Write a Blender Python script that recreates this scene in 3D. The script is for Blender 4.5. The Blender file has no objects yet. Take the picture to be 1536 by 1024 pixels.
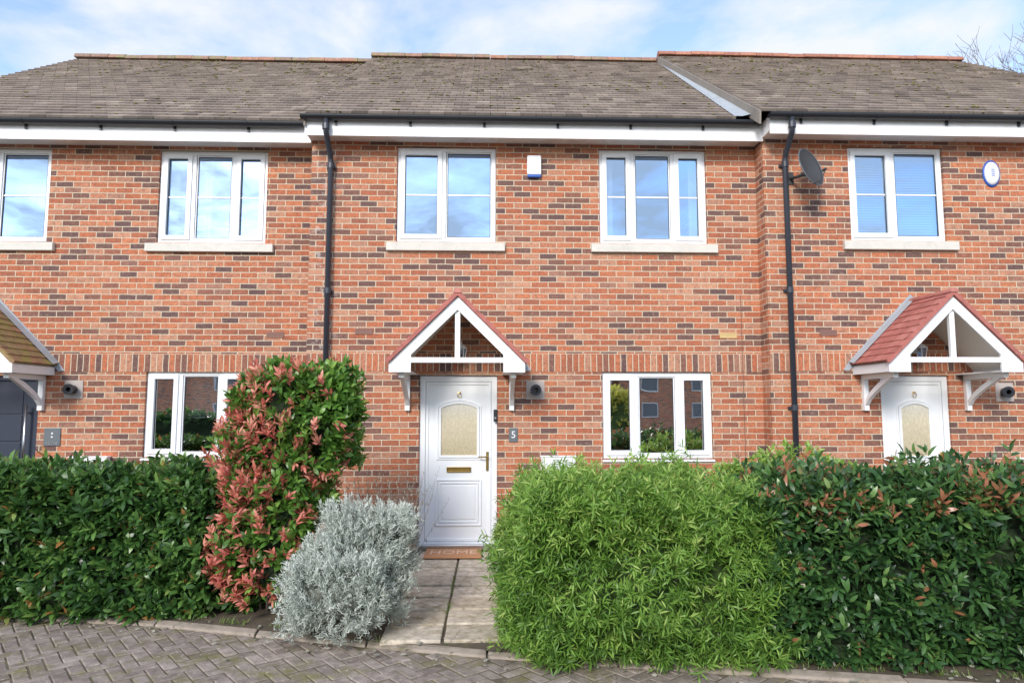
import bpy,bmesh,math,random
import numpy as np
from mathutils import Vector,Matrix,Euler,noise
R=math.radians; random.seed(7); rng=np.random.default_rng(7)
sc=bpy.context.scene; C=sc.collection
F=1024.; CAM=Vector((0,-8.55,1.72))
cd=bpy.data.cameras.new('camera'); cam=bpy.data.objects.new('camera',cd); C.objects.link(cam)
cd.lens=24; cd.sensor_width=36; cd.clip_end=2000; cd.clip_start=.05
cam.location=CAM; cam.rotation_euler=(R(95.5),0,R(-2)); sc.camera=cam
MR=Euler((R(95.5),0,R(-2))).to_matrix()
def ray(px,py): return MR@Vector(((px-768)/F,-(py-512)/F,-1))
def U(px,py,Y):
    d=ray(px,py); p=CAM+d*((Y-CAM.y)/d.y); return p.x,p.z
def G(px,py,z=0):
    d=ray(px,py); p=CAM+d*((z-CAM.z)/d.z); return p.x,p.y
def rect(xl,xr,yt,yb,Y):
    ym=(yt+yb)/2; xm=(xl+xr)/2
    return U(xl,ym,Y)[0],U(xr,ym,Y)[0],U(xm,yb,Y)[1],U(xm,yt,Y)[1]

# ---------------- materials
def base(name):
    m=bpy.data.materials.new(name); m.use_nodes=True; nt=m.node_tree
    return m,nt,nt.nodes['Principled BSDF'],nt.nodes['Material Output']
def N(nt,t,**k):
    n=nt.nodes.new(t)
    for a,b in k.items():
        if hasattr(n,a): setattr(n,a,b)
        else: n.inputs[a.replace('_',' ')].default_value=b
    return n
def L(nt,a,b): nt.links.new(a,b)
def c4(c): return (c[0],c[1],c[2],1)
def mixc(nt,fac,a,b,bt='MIX'):
    n=nt.nodes.new('ShaderNodeMix'); n.data_type='RGBA'; n.blend_type=bt
    for s,v in ((n.inputs[0],fac),(n.inputs[6],a),(n.inputs[7],b)):
        if hasattr(v,'links'): L(nt,v,s)
        elif isinstance(v,(int,float)): s.default_value=v
        else: s.default_value=c4(v)
    return n.outputs[2]
def ramp(nt,src,stops,interp='LINEAR'):
    r=nt.nodes.new('ShaderNodeValToRGB'); r.color_ramp.interpolation=interp
    e=r.color_ramp.elements
    while len(e)<len(stops): e.new(.5)
    for i,(p,c) in enumerate(stops):
        e[i].position=p; e[i].color=c4(c) if not isinstance(c,(int,float)) else (c,c,c,1)
    L(nt,src,r.inputs[0]); return r.outputs[0]
def pos(nt): return N(nt,'ShaderNodeNewGeometry').outputs['Position']
def noi(nt,scale,detail=4,rough=.55,vec=None):
    n=N(nt,'ShaderNodeTexNoise'); n.inputs['Scale'].default_value=scale; n.inputs['Detail'].default_value=detail; n.inputs['Roughness'].default_value=rough
    L(nt,vec if vec is not None else pos(nt),n.inputs['Vector']); return n.outputs['Fac']
def bump(nt,h,p,strength=.3,dist=.01):
    b=N(nt,'ShaderNodeBump'); b.inputs['Strength'].default_value=strength; b.inputs['Distance'].default_value=dist
    L(nt,h,b.inputs['Height']); L(nt,b.outputs[0],p.inputs['Normal'])
def mth(nt,op,a,b):
    n=N(nt,'ShaderNodeMath',operation=op)
    for s,v in ((n.inputs[0],a),(n.inputs[1],b)):
        if hasattr(v,'links'): L(nt,v,s)
        else: s.default_value=v
    return n.outputs[0]
def simple(name,col,rough=.5,metal=0,var=.12,scale=6,bmp=0,dirt=None,dirtamt=.5,dscale=2.):
    m,nt,p,o=base(name)
    f=noi(nt,scale)
    c=mixc(nt,f,[x*(1-var) for x in col],[min(1,x*(1+var)) for x in col])
    if dirt:
        d=ramp(nt,noi(nt,dscale,6,.65),[(.52,0.),(.72,dirtamt)])
        c=mixc(nt,d,c,dirt)
    L(nt,c,p.inputs['Base Color']); p.inputs['Roughness'].default_value=rough; p.inputs['Metallic'].default_value=metal
    if bmp: bump(nt,noi(nt,scale*8,3),p,bmp,.004)
    return m
def tintmat(name,stops,rough=.8,moss=None,mossr=(.55,.68),mscale=5,var=.25,bmp=.4,spots=None,spec=.3,spotr=(.6,.7),sscale=22,cracks=False,vscale=14):
    m,nt,p,o=base(name)
    a=N(nt,'ShaderNodeAttribute'); a.attribute_name='tint'
    c=ramp(nt,a.outputs['Fac'],stops)
    c=mixc(nt,1.,c,ramp(nt,noi(nt,vscale,5),[(.3,1-var),(.7,1+var*.6)]),'MULTIPLY')
    if moss: c=mixc(nt,ramp(nt,noi(nt,mscale,7,.7),[(mossr[0],0.),(mossr[1],.85)]),c,moss)
    if spots: c=mixc(nt,ramp(nt,noi(nt,sscale,5,.7),[(spotr[0],0.),(spotr[1],.6)]),c,spots)
    if cracks:
        v=N(nt,'ShaderNodeTexVoronoi'); v.feature='DISTANCE_TO_EDGE'; v.inputs['Scale'].default_value=1.9; L(nt,pos(nt),v.inputs['Vector'])
        c=mixc(nt,ramp(nt,v.outputs['Distance'],[(0.,.6),(.010,0.)]),c,(.07,.06,.04))
    L(nt,c,p.inputs['Base Color']); p.inputs['Roughness'].default_value=rough
    p.inputs['Specular IOR Level'].default_value=spec
    bump(nt,noi(nt,70,4),p,bmp,.004); return m
def leafmat(name,stops,rough=.4,trans=.25,spec=.5):
    m,nt,p,o=base(name)
    a=N(nt,'ShaderNodeAttribute'); a.attribute_name='tint'
    c=ramp(nt,a.outputs['Fac'],stops)
    L(nt,c,p.inputs['Base Color']); p.inputs['Roughness'].default_value=rough
    p.inputs['Specular IOR Level'].default_value=spec
    t=N(nt,'ShaderNodeBsdfTranslucent'); L(nt,c,t.inputs['Color'])
    mx=N(nt,'ShaderNodeMixShader'); mx.inputs[0].default_value=trans
    L(nt,p.outputs[0],mx.inputs[1]); L(nt,t.outputs[0],mx.inputs[2]); L(nt,mx.outputs[0],o.inputs[0]); return m
def brickmat(name,soldier=False,z0=0):
    m,nt,p,o=base(name)
    s=N(nt,'ShaderNodeSeparateXYZ'); L(nt,pos(nt),s.inputs[0])
    cb=N(nt,'ShaderNodeCombineXYZ'); L(nt,mth(nt,'ADD',s.outputs[0],s.outputs[1]),cb.inputs[0]); L(nt,mth(nt,'SUBTRACT',s.outputs[2],z0),cb.inputs[1])
    nz=N(nt,'ShaderNodeTexNoise'); nz.inputs['Scale'].default_value=9; L(nt,pos(nt),nz.inputs['Vector'])
    vm=N(nt,'ShaderNodeVectorMath',operation='MULTIPLY_ADD'); L(nt,nz.outputs['Color'],vm.inputs[0]); vm.inputs[1].default_value=(.008,.008,0); L(nt,cb.outputs[0],vm.inputs[2])
    b=N(nt,'ShaderNodeTexBrick'); L(nt,vm.outputs[0],b.inputs['Vector'])
    b.offset=0 if soldier else .5
    for k,v in {'Scale':1,'Mortar Size':.0064,'Mortar Smooth':.3,'Bias':0,'Brick Width':.076 if soldier else .218,'Row Height':.232 if soldier else .0735}.items(): b.inputs[k].default_value=v
    b.inputs['Color1'].default_value=(0,0,0,1); b.inputs['Color2'].default_value=(1,1,1,1); b.inputs['Mortar'].default_value=(.5,.5,.5,1)
    st=[(0,(.15,.09,.085)),(.11,(.20,.11,.09)),(.22,(.31,.13,.088)),(.30,(.42,.142,.080)),(.47,(.51,.168,.086)),(.65,(.575,.212,.108)),(.82,(.50,.215,.132)),(.93,(.60,.30,.185)),(1,(.30,.15,.115))]
    c=ramp(nt,b.outputs['Color'],st)
    c=mixc(nt,1.,c,ramp(nt,noi(nt,38,5,.72),[(.3,.62),(.7,1.24)]),'MULTIPLY')
    c=mixc(nt,ramp(nt,noi(nt,24,4,.7),[(.56,0.),(.7,.38)]),c,(.66,.45,.31))
    c=mixc(nt,ramp(nt,noi(nt,16,6,.82),[(.51,0.),(.65,.62)]),c,(.17,.098,.085))
    c=mixc(nt,1.,c,ramp(nt,noi(nt,.8,3),[(.3,.92),(.7,1.08)]),'MULTIPLY')
    mo=mixc(nt,noi(nt,30,3),(.54,.44,.31),(.72,.62,.47))
    c=mixc(nt,b.outputs['Fac'],c,mo)
    d=mth(nt,'ABSOLUTE',mth(nt,'ADD',s.outputs[0],2.08),0)
    msk=mth(nt,'MULTIPLY',ramp(nt,d,[(.02,1.),(.26,0.)]),ramp(nt,noi(nt,9,7,.75),[(.52,0.),(.62,.6)]))
    c=mixc(nt,msk,c,(.70,.62,.55))
    L(nt,c,p.inputs['Base Color']); p.inputs['Roughness'].default_value=.9; p.inputs['Specular IOR Level'].default_value=.2
    iv=N(nt,'ShaderNodeMath',operation='MULTIPLY_ADD'); L(nt,b.outputs['Fac'],iv.inputs[0]); iv.inputs[1].default_value=-1.; L(nt,noi(nt,60,4),iv.inputs[2])
    bump(nt,iv.outputs[0],p,.7,.006); return m
def glassmat(name,fac=.42,tint=(.75,.8,.82),gl=(.52,.72,.98)):
    m,nt,p,o=base(name)
    nt.nodes.remove(p)
    t=N(nt,'ShaderNodeBsdfTransparent'); t.inputs[0].default_value=c4(tint)
    g=N(nt,'ShaderNodeBsdfGlossy'); g.inputs['Roughness'].default_value=.01; g.inputs[0].default_value=c4(gl)
    b=N(nt,'ShaderNodeBump'); b.inputs['Strength'].default_value=.05; b.inputs['Distance'].default_value=.02
    L(nt,noi(nt,1.7,2),b.inputs['Height']); L(nt,b.outputs[0],g.inputs['Normal'])
    mx=N(nt,'ShaderNodeMixShader'); mx.inputs[0].default_value=fac
    L(nt,t.outputs[0],mx.inputs[1]); L(nt,g.outputs[0],mx.inputs[2]); L(nt,mx.outputs[0],o.inputs[0]); return m
ZS=2.165
M=dict(
 brick=brickmat('brick'), soldier=brickmat('soldier_brick',True,ZS),
 pvc=simple('white_pvc',(.86,.87,.88),.3,var=.03),
 fascia=simple('painted_fascia',(.87,.86,.86),.45,var=.04,dirt=(.60,.47,.38),dirtamt=.3,dscale=2.5),
 soffit=simple('soffit_board',(.86,.84,.82),.6,var=.08,dirt=(.45,.34,.27),dirtamt=.6,dscale=2),
 stone=simple('cast_stone',(.68,.64,.57),.85,var=.12,bmp=.2,dirt=(.38,.36,.3),dirtamt=.4,dscale=5),
 tile=tintmat('roof_tile',[(0,(.15,.12,.10)),(.35,(.235,.19,.16)),(.75,(.30,.245,.205)),(1,(.38,.315,.265))],.85,moss=(.28,.245,.09),mossr=(.62,.74),mscale=9,spots=(.41,.38,.34),spotr=(.62,.72),vscale=30,var=.18),
 under=simple('roof_batten',(.04,.035,.03),.9),
 joint_fill=simple('joint_sealant',(.15,.095,.075),.9),
 ridge=tintmat('ridge_tile',[(0,(.24,.17,.13)),(.5,(.33,.21,.16)),(1,(.42,.21,.14))],.85,moss=(.26,.26,.12),mossr=(.50,.64)),
 ridgered=tintmat('red_ridge_tile',[(0,(.36,.16,.11)),(1,(.50,.24,.16))],.85),
 moss=simple('moss',(.26,.24,.05),.95,var=.4,scale=30,bmp=.5),
 lead=simple('lead_flashing',(.38,.41,.44),.65,var=.14,dirt=(.26,.28,.26),dirtamt=.5,dscale=4,bmp=.1),
 mortar=simple('verge_mortar',(.27,.235,.20),.9,var=.2,bmp=.3),
 black=simple('black_plastic',(.022,.024,.03),.35,var=.1),
 pipe=simple('downpipe_plastic',(.04,.045,.06),.38,var=.15),
 redtile=tintmat('red_clay_tile',[(0,(.36,.125,.105)),(.5,(.47,.165,.135)),(1,(.56,.23,.19))],.8,var=.2,spots=(.5,.34,.28),spotr=(.6,.72)),
 mosstile=tintmat('mossy_clay_tile',[(0,(.26,.17,.09)),(.5,(.34,.21,.12)),(1,(.40,.19,.12))],.85,moss=(.29,.27,.06),mossr=(.42,.6),mscale=5),
 cream=simple('cream_board',(.84,.80,.72),.6,var=.06),
 glass=glassmat('window_glass',.66), glass2=glassmat('lower_window_glass',.80,(.8,.85,.85),(.98,.99,1)),
 lglass=glassmat('lantern_glass',.2),
 bar=simple('glazing_bar',(.84,.86,.88),.4,var=.03),
 curtain=simple('curtain_cloth',(.92,.93,.95),.9,var=.1),
 blind=simple('blind_slat',(.84,.88,.92),.6,var=.05),
 brass=simple('brass',(.62,.42,.14),.25,metal=1,var=.1),
 steel=simple('brushed_steel',(.55,.56,.58),.3,metal=1,var=.1),
 navy=simple('navy_door',(.022,.030,.055),.55,var=.1),
 blue=simple('blue_plastic',(.04,.12,.48),.4),
 slate=simple('slate_plaque',(.13,.145,.16),.5,var=.15),
 dish=simple('dish_metal',(.055,.055,.06),.6,var=.15),
 flue=simple('flue_plate',(.46,.40,.36),.6,var=.15),
 beige=simple('beige_vent',(.66,.48,.22),.7),
 vent=simple('brown_vent',(.27,.15,.12),.8),
 coir=simple('coir',(.55,.27,.13),.95,var=.3,scale=60,bmp=.6),
 matedge=simple('mat_letter_fill',(.74,.52,.37),.95),
 white=simple('white_paint',(.86,.86,.86),.4,var=.03),
 slab=tintmat('path_slab',[(0,(.52,.44,.34)),(.5,(.62,.54,.43)),(1,(.70,.61,.50))],.9,moss=(.27,.22,.12),mossr=(.49,.68),mscale=6,var=.30,spots=(.32,.26,.17),spotr=(.54,.68),sscale=11,cracks=True),
 kerb=simple('kerb_concrete',(.34,.28,.225),.9,var=.35,scale=14,bmp=.6,dirt=(.12,.105,.05),dirtamt=.95,dscale=4),
 block=tintmat('paving_block',[(0,(.22,.175,.15)),(.5,(.295,.24,.205)),(1,(.37,.305,.265))],.88,moss=(.19,.17,.06),mossr=(.50,.65),mscale=3.3,spots=(.56,.52,.46),spotr=(.60,.66),sscale=32,var=.38,bmp=.9),
 joint=simple('joint_sand',(.13,.105,.07),.95,var=.4,scale=20,bmp=.4,dirt=(.16,.17,.05),dirtamt=.9,dscale=3),
 soil=simple('soil',(.11,.085,.06),.95,var=.4,scale=20,bmp=.6,dirt=(.18,.16,.08),dirtamt=.8,dscale=8),
 asphalt=simple('asphalt',(.16,.155,.15),.9,var=.2,scale=40,bmp=.3),
 render=simple('pale_render',(.88,.86,.80),.85,var=.06),
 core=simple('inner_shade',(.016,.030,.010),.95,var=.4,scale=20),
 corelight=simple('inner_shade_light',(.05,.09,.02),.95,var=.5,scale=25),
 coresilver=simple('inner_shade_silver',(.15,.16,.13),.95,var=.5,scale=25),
 stem=simple('twig_bark',(.20,.16,.12),.9,var=.3),
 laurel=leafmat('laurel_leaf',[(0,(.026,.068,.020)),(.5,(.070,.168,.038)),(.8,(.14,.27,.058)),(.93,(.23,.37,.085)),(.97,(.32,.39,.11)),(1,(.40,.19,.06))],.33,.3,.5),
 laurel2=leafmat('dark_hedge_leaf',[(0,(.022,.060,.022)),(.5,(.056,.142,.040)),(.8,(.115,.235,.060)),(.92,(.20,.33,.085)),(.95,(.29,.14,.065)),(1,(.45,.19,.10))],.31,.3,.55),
 pgreen=leafmat('photinia_green_leaf',[(0,(.055,.13,.022)),(.6,(.14,.30,.05)),(1,(.30,.46,.09))],.35,.3),
 pred=leafmat('photinia_red_leaf',[(0,(.50,.11,.085)),(.5,(.72,.23,.17)),(1,(.82,.42,.28))],.4,.3),
 aztec=leafmat('narrow_green_leaf',[(0,(.08,.175,.03)),(.5,(.20,.37,.058)),(.85,(.33,.51,.105)),(1,(.48,.60,.17))],.45,.38),
 silver=leafmat('silver_leaf',[(0,(.36,.40,.35)),(.5,(.54,.58,.51)),(1,(.72,.75,.68))],.75,.2,.2),
 lav=leafmat('dry_stem_leaf',[(0,(.26,.25,.19)),(.5,(.38,.36,.29)),(1,(.5,.48,.42))],.8,.2,.2),
 grass=leafmat('weed_blade',[(0,(.08,.17,.03)),(1,(.26,.33,.08))],.5,.3),
 gold=leafmat('golden_leaf',[(0,(.40,.42,.06)),(1,(.8,.74,.18))],.5,.5),
)
def obscure():
    m,nt,p,o=base('obscure_glass')
    mp=N(nt,'ShaderNodeMapping'); mp.inputs['Scale'].default_value=(50,50,24); L(nt,pos(nt),mp.inputs[0])
    sp=N(nt,'ShaderNodeSeparateXYZ'); L(nt,pos(nt),sp.inputs[0])
    g=ramp(nt,mth(nt,'DIVIDE',sp.outputs[2],2.2),[(.52,(.50,.42,.27)),(.72,(.64,.57,.42)),(.82,(.82,.79,.70))])
    c=mixc(nt,1.,g,ramp(nt,noi(nt,1,4,.6,mp.outputs[0]),[(.3,.84),(.7,1.08)]),'MULTIPLY')
    L(nt,c,p.inputs['Base Color']); p.inputs['Roughness'].default_value=.18
    bump(nt,noi(nt,1,3,.6,mp.outputs[0]),p,.4,.004); return m
M['obs']=obscure()

# ---------------- mesh builder
org={}
class MB:
    def __init__(s): s.v=[]; s.f=[]; s.t=[]
    def face(s,vs,t=0):
        n=len(s.v); s.v+= [tuple(q) for q in vs]; s.f.append(tuple(range(n,n+len(vs)))); s.t.append(t); return s
    def mesh(s,vs,fs,t=0):
        n=len(s.v); s.v+=[tuple(q) for q in vs]
        for f in fs: s.f.append(tuple(i+n for i in f)); s.t.append(t)
        return s
    def box(s,x0,x1,y0,y1,z0,z1,t=0):
        vs=[(x,y,z) for z in (z0,z1) for y in (y0,y1) for x in (x0,x1)]
        return s.mesh(vs,[(0,2,3,1),(4,5,7,6),(0,1,5,4),(2,6,7,3),(0,4,6,2),(1,3,7,5)],t)
    def prism(s,poly,y0,y1,t=0):
        n=len(poly); vs=[(x,y0,z) for x,z in poly]+[(x,y1,z) for x,z in poly]
        fs=[tuple(range(n)),tuple(range(2*n-1,n-1,-1))]+[(i,i+n,(i+1)%n+n,(i+1)%n) for i in range(n)]
        return s.mesh(vs,fs,t)
    def prismx(s,poly,x0,x1,t=0):
        n=len(poly); vs=[(x0,y,z) for y,z in poly]+[(x1,y,z) for y,z in poly]
        fs=[tuple(range(n)),tuple(range(2*n-1,n-1,-1))]+[(i,i+n,(i+1)%n+n,(i+1)%n) for i in range(n)]
        return s.mesh(vs,fs,t)
    def ring(s,outer,inner,y0,y1,t=0):
        n=len(outer); vs=[(x,y0,z) for x,z in outer]+[(x,y0,z) for x,z in inner]+[(x,y1,z) for x,z in outer]+[(x,y1,z) for x,z in inner]
        fs=[]
        for i in range(n):
            j=(i+1)%n
            fs+=[(i,j,j+n,i+n),(i,i+2*n,j+2*n,j),(i+n,j+n,j+3*n,i+3*n)]
        return s.mesh(vs,fs,t)
    def frame(s,x0,x1,z0,z1,w,y0,y1,t=0):
        return s.ring([(x0,z0),(x1,z0),(x1,z1),(x0,z1)],[(x0+w,z0+w),(x1-w,z0+w),(x1-w,z1-w),(x0+w,z1-w)],y0,y1,t)
    def tube(s,pts,r,n=8,t=0,cap=True):
        pts=[Vector(p) for p in pts]; k=len(pts); rs=r if isinstance(r,(list,tuple)) else [r]*k
        vs=[]
        for i,p in enumerate(pts):
            d=(pts[min(i+1,k-1)]-pts[max(i-1,0)]).normalized()
            a=d.orthogonal().normalized() if i==0 else (pa-d*pa.dot(d)).normalized()
            pa=a; b=d.cross(a)
            for j in range(n):
                an=2*math.pi*j/n; vs.append(p+(a*math.cos(an)+b*math.sin(an))*rs[i])
        fs=[(i*n+j,i*n+(j+1)%n,(i+1)*n+(j+1)%n,(i+1)*n+j) for i in range(k-1) for j in range(n)]
        if cap: fs+=[tuple(range(n-1,-1,-1)),tuple(range((k-1)*n,k*n))]
        return s.mesh(vs,fs,t)
    def lathe(s,prof,o,axis,n=24,t=0):
        ax=Vector(axis).normalized(); a=ax.orthogonal().normalized(); b=ax.cross(a); o=Vector(o)
        vs=[o+ax*h+(a*math.cos(2*math.pi*j/n)+b*math.sin(2*math.pi*j/n))*r for r,h in prof for j in range(n)]
        k=len(prof)
        fs=[(i*n+j,i*n+(j+1)%n,(i+1)*n+(j+1)%n,(i+1)*n+j) for i in range(k-1) for j in range(n)]
        return s.mesh(vs,fs,t)
    def build(s,name,mat,parent=None,bev=0,smooth=False,norm=True):
        o=org.get(parent.name,(0,0,0)) if parent else (0,0,0)
        me=bpy.data.meshes.new(name); me.from_pydata([(a-o[0],b-o[1],c-o[2]) for a,b,c in s.v],[],s.f)
        at=me.attributes.new('tint','FLOAT','FACE'); at.data.foreach_set('value',np.array(s.t,dtype=np.float32))
        if norm:
            bm=bmesh.new(); bm.from_mesh(me); bmesh.ops.recalc_face_normals(bm,faces=bm.faces); bm.to_mesh(me); bm.free()
        me.materials.append(mat); ob=bpy.data.objects.new(name,me); C.objects.link(ob)
        if smooth: me.polygons.foreach_set('use_smooth',[True]*len(me.polygons))
        if bev:
            b=ob.modifiers.new('bevel','BEVEL'); b.width=bev; b.segments=2; b.limit_method='ANGLE'
        if parent: ob.parent=parent
        org[ob.name]=o
        return ob
def tag(o,label,cat=None,group=None,kind=None):
    if label: o['label']=label
    if cat: o['category']=cat
    if group: o['group']=group
    if kind: o['kind']=kind
    return o
def thing(name,loc,label,cat,group=None):
    o=bpy.data.objects.new(name,None); C.objects.link(o); o.location=loc; o.empty_display_size=.2; org[o.name]=tuple(loc)
    return tag(o,label,cat,group)
def text(name,body,size,loc,mat,parent,flat=False,width=None,ext=.002):
    cu=bpy.data.curves.new('t','FONT'); cu.body=body; cu.size=size; cu.extrude=ext; cu.align_x='CENTER'; cu.align_y='CENTER'
    tmp=bpy.data.objects.new('t',cu); C.objects.link(tmp)
    dg=bpy.context.evaluated_depsgraph_get(); me=bpy.data.meshes.new_from_object(tmp.evaluated_get(dg))
    bpy.data.objects.remove(tmp)
    xs=[v.co.x for v in me.vertices]; k=width/(max(xs)-min(xs)) if width else 1
    o=org.get(parent.name,(0,0,0))
    T=Matrix.Translation(Vector(loc)-Vector(o))@(Matrix() if flat else Matrix.Rotation(R(90),4,'X'))@Matrix.Diagonal((k,1,1,1))
    me.transform(T); me.name=name; me.materials.clear(); me.materials.append(mat)
    ob=bpy.data.objects.new(name,me); C.objects.link(ob); ob.parent=parent; org[ob.name]=o; return ob

def tile_field(mb,O,a,b,Lh,lo,hi,gauge,tw,th=.016,jit=.004,edge=.0015,sd=.2):
    O=Vector(O);a=Vector(a);b=Vector(b);n=a.cross(b)
    nr=max(1,round(Lh/gauge)); g=Lh/nr
    for i in range(nr):
        s0=i*g; s1=min(s0+g*1.3,Lh); t=(i+.5)/nr; l=lo(t); h=hi(t)
        rowt=random.gauss(0,.05)
        u=l-(tw/2 if i%2 else 0)
        while u<h-.01:
            u0=max(u,l)+.003; u1=min(u+tw,h)-.003; u+=tw
            if u1-u0<.015: continue
            hh=th+random.uniform(0,jit); d=random.gauss(0,edge); d2=random.gauss(0,edge)
            P=lambda uu,ss,hz: O+a*uu+b*ss+n*hz
            tt=min(1,max(0,random.gauss(.5,sd)+rowt))
            mb.mesh([P(u0,s0+d,-.004),P(u1,s0+d2,-.004),P(u1,s0+d2,hh),P(u0,s0+d,hh),P(u1,s1,.003),P(u0,s1,.003)],
                    [(0,1,2,3),(3,2,4,5),(0,3,5),(1,4,2)],tt)
SL=R(34.4); cS,sS=math.cos(SL),math.sin(SL); RUN=4.6; LS=RUN/cS; GA=.185
def ridge(mb,x0,x1,Y,z,r=.11):
    n=max(1,round((x1-x0)/.32)); w=(x1-x0)/n
    for i in range(n):
        a=x0+i*w+.004; b=x0+(i+1)*w-.004; rr=r+random.uniform(-.004,.006); dz=random.uniform(-.008,.008)
        pts=[(Y+rr*1.15*math.cos(q),z-.045+dz+rr*math.sin(q)) for q in [math.pi*k/8 for k in range(9)]]
        mb.prismx(pts,a,b,random.random())

# ---------------- house
SOF=5.115
def house(name,label,x0,x1,Yf,wins,door,lo=None,hi=None,ridgemat='ridge',gr=False):
    h=thing(name,((x0+x1)/2,Yf,0),label,'house')
    Ye=Yf-.36; ze=5.335; Yr=Ye+RUN; zr=ze+RUN*math.tan(SL); Yb=2*Yr-Yf
    ops=[w['r'] for w in wins]+([door['r']] if door else [])
    xs=sorted({x0,x1}|{v for o in ops for v in o[:2]}); zs=sorted({-.1,SOF+.03}|{v for o in ops for v in o[2:]})
    w=MB()
    for i in range(len(xs)-1):
        for j in range(len(zs)-1):
            cx=(xs[i]+xs[i+1])/2; cz=(zs[j]+zs[j+1])/2
            if any(o[0]<cx<o[1] and o[2]<cz<o[3] for o in ops): continue
            w.face([(xs[i],Yf,zs[j]),(xs[i+1],Yf,zs[j]),(xs[i+1],Yf,zs[j+1]),(xs[i],Yf,zs[j+1])])
    for a,b,c,d in ops:
        for q in ([(a,c),(a,d)],[(b,c),(b,d)],[(a,d),(b,d)],[(a,c),(b,c)]):
            (p1,q1),(p2,q2)=q; w.face([(p1,Yf,q1),(p2,Yf,q2),(p2,Yf+.12,q2),(p1,Yf+.12,q1)])
    gab=lambda x:[(x,Yf,-.1),(x,Yb,-.1),(x,Yb,SOF+.03),(x,Yr,zr-.12),(x,Yf,SOF+.03)]
    w.face(gab(x0)); w.face(gab(x1)); w.face([(x0,Yb,-.1),(x1,Yb,-.1),(x1,Yb,SOF+.03),(x0,Yb,SOF+.03)])
    w.build('wall',M['brick'],h,norm=False)
    MB().box(x0+.05,x1-.05,Yf+.13,Yb-.1,2.5,2.7).build('inner_floor',M['cream'],h)
    MB().box(x0+.05,x1-.05,Yf+.13,Yb-.1,SOF,SOF+.05).build('inner_ceiling',M['cream'],h)
    MB().box(x0+.05,x1-.05,Yf+3.2,Yf+3.3,0,SOF-.02).build('inner_partition',M['cream'],h)
    MB().box(x0+.001,x1-.001,Yf-.004,Yf+.02,ZS,ZS+.228).build('soldier_course',M['soldier'],h)
    MB().box(x0-.02,x1-.002,Yf-.30,Yf-.28,SOF-.045,SOF+.17).build('fascia',M['fascia'],h,bev=.003)
    MB().box(x0-.018,x1-.002,Yf-.279,Yf-.003,SOF,SOF+.015).build('soffit',M['soffit'],h)
    MB().box(x0-.018,x0,Yf-.279,Yf-.003,SOF+.0151,SOF+.19).build('soffit_end',M['fascia'],h)
    lo=lo or (lambda t:x0-.0); hi=hi or (lambda t:x1)
    rf=MB(); tile_field(rf,(0,Ye,ze),(1,0,0),(0,cS,sS),LS,lo,hi,GA,.19,.026,.003,.0013,.21)
    roof=rf.build('roof',M['tile'],h,norm=False)
    bk=MB(); tile_field(bk,(0,2*Yr-Ye,ze),(-1,0,0),(0,-cS,sS),LS,lambda t:-x1,lambda t:-x0,.34,.33); bk.build('rear_slope',M['tile'],roof,norm=False)
    un=MB(); e=.012
    un.mesh([(lo(0),Ye,ze-e),(hi(0),Ye,ze-e),(hi(1),Yr,zr-e),(lo(1),Yr,zr-e),(x0,2*Yr-Ye,ze-e),(x1,2*Yr-Ye,ze-e)],[(0,1,2,3),(3,2,5,4)])
    un.build('underlay',M['under'],roof,norm=False)
    rg=MB(); ridge(rg,lo(1)-.02,hi(1)+.0,Yr,zr+.03); rg.build('ridge',M[ridgemat],roof)
    vg=MB(); a0,a1=lo(0),lo(1)
    vg.mesh([(a0-.025,Ye,ze+.0),(a0-.002,Ye,ze+.0),(a1-.002,Yr,zr+.0),(a1-.025,Yr,zr+.0),(a0-.025,Ye+.02,ze-.16),(a0-.002,Ye+.02,ze-.16),(a1-.002,Yr,zr-.17),(a1-.025,Yr,zr-.17)],
        [(0,1,2,3),(4,7,6,5),(0,3,7,4),(1,5,6,2),(0,4,5,1),(3,2,6,7)])
    vg.build('verge',M['mortar'],roof)
    if gr: MB().prismx([(Ye,ze+.008),(Yr,zr+.008),(Yr,zr-.15),(Ye+.02,ze-.13)],x1+.002,x1+.03).build('verge',M['mortar'],roof)
    ms=MB()
    for k in range(560):
        t=random.random()**.8; x=random.uniform(lo(t)+.05,hi(t)-.05); s=round(t*LS/GA)*GA+random.uniform(-.01,.03)
        if noise.noise(Vector((x*.7,s*.9,Yf*3)))<-.12: continue
        if s>LS-.05: s=LS-.1
        p=Vector((x,Ye+s*cS,ze+s*sS))+Vector((0,-sS,cS))*.016; r=random.uniform(.010,.032)
        vs=[p+Vector((r*math.cos(q)*random.uniform(.7,1.3),r*.8*math.sin(q),0)) for q in [k2*math.pi/3 for k2 in range(6)]]+[p+Vector((0,-sS*r*.7,cS*r*.7))]
        ms.mesh(vs,[(i,(i+1)%6,6) for i in range(6)])
    mo=ms.build('moss',M['moss'],roof,smooth=True); mo['kind']='stuff'
    gt=MB(); Yg=Yf-.365; zg=5.30; r=.058
    for rr in (r,r-.006):
        n=10; pts=[(Yg+rr*math.cos(math.pi+math.pi*k/n),zg+rr*math.sin(math.pi+math.pi*k/n)) for k in range(n+1)]
        for i in range(n): gt.face([(x0-.05,*pts[i]),(x1-.06,*pts[i]),(x1-.06,*pts[i+1]),(x0-.05,*pts[i+1])])
    cap=[(Yg+r*math.cos(math.pi+math.pi*k/n),zg+r*math.sin(math.pi+math.pi*k/n)) for k in range(n+1)]
    gt.prismx(cap,x0-.053,x0-.048); gt.prismx(cap,x1-.064,x1-.059)
    gut=gt.build('gutter',M['black'],h)
    x=x0+.35
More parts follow.
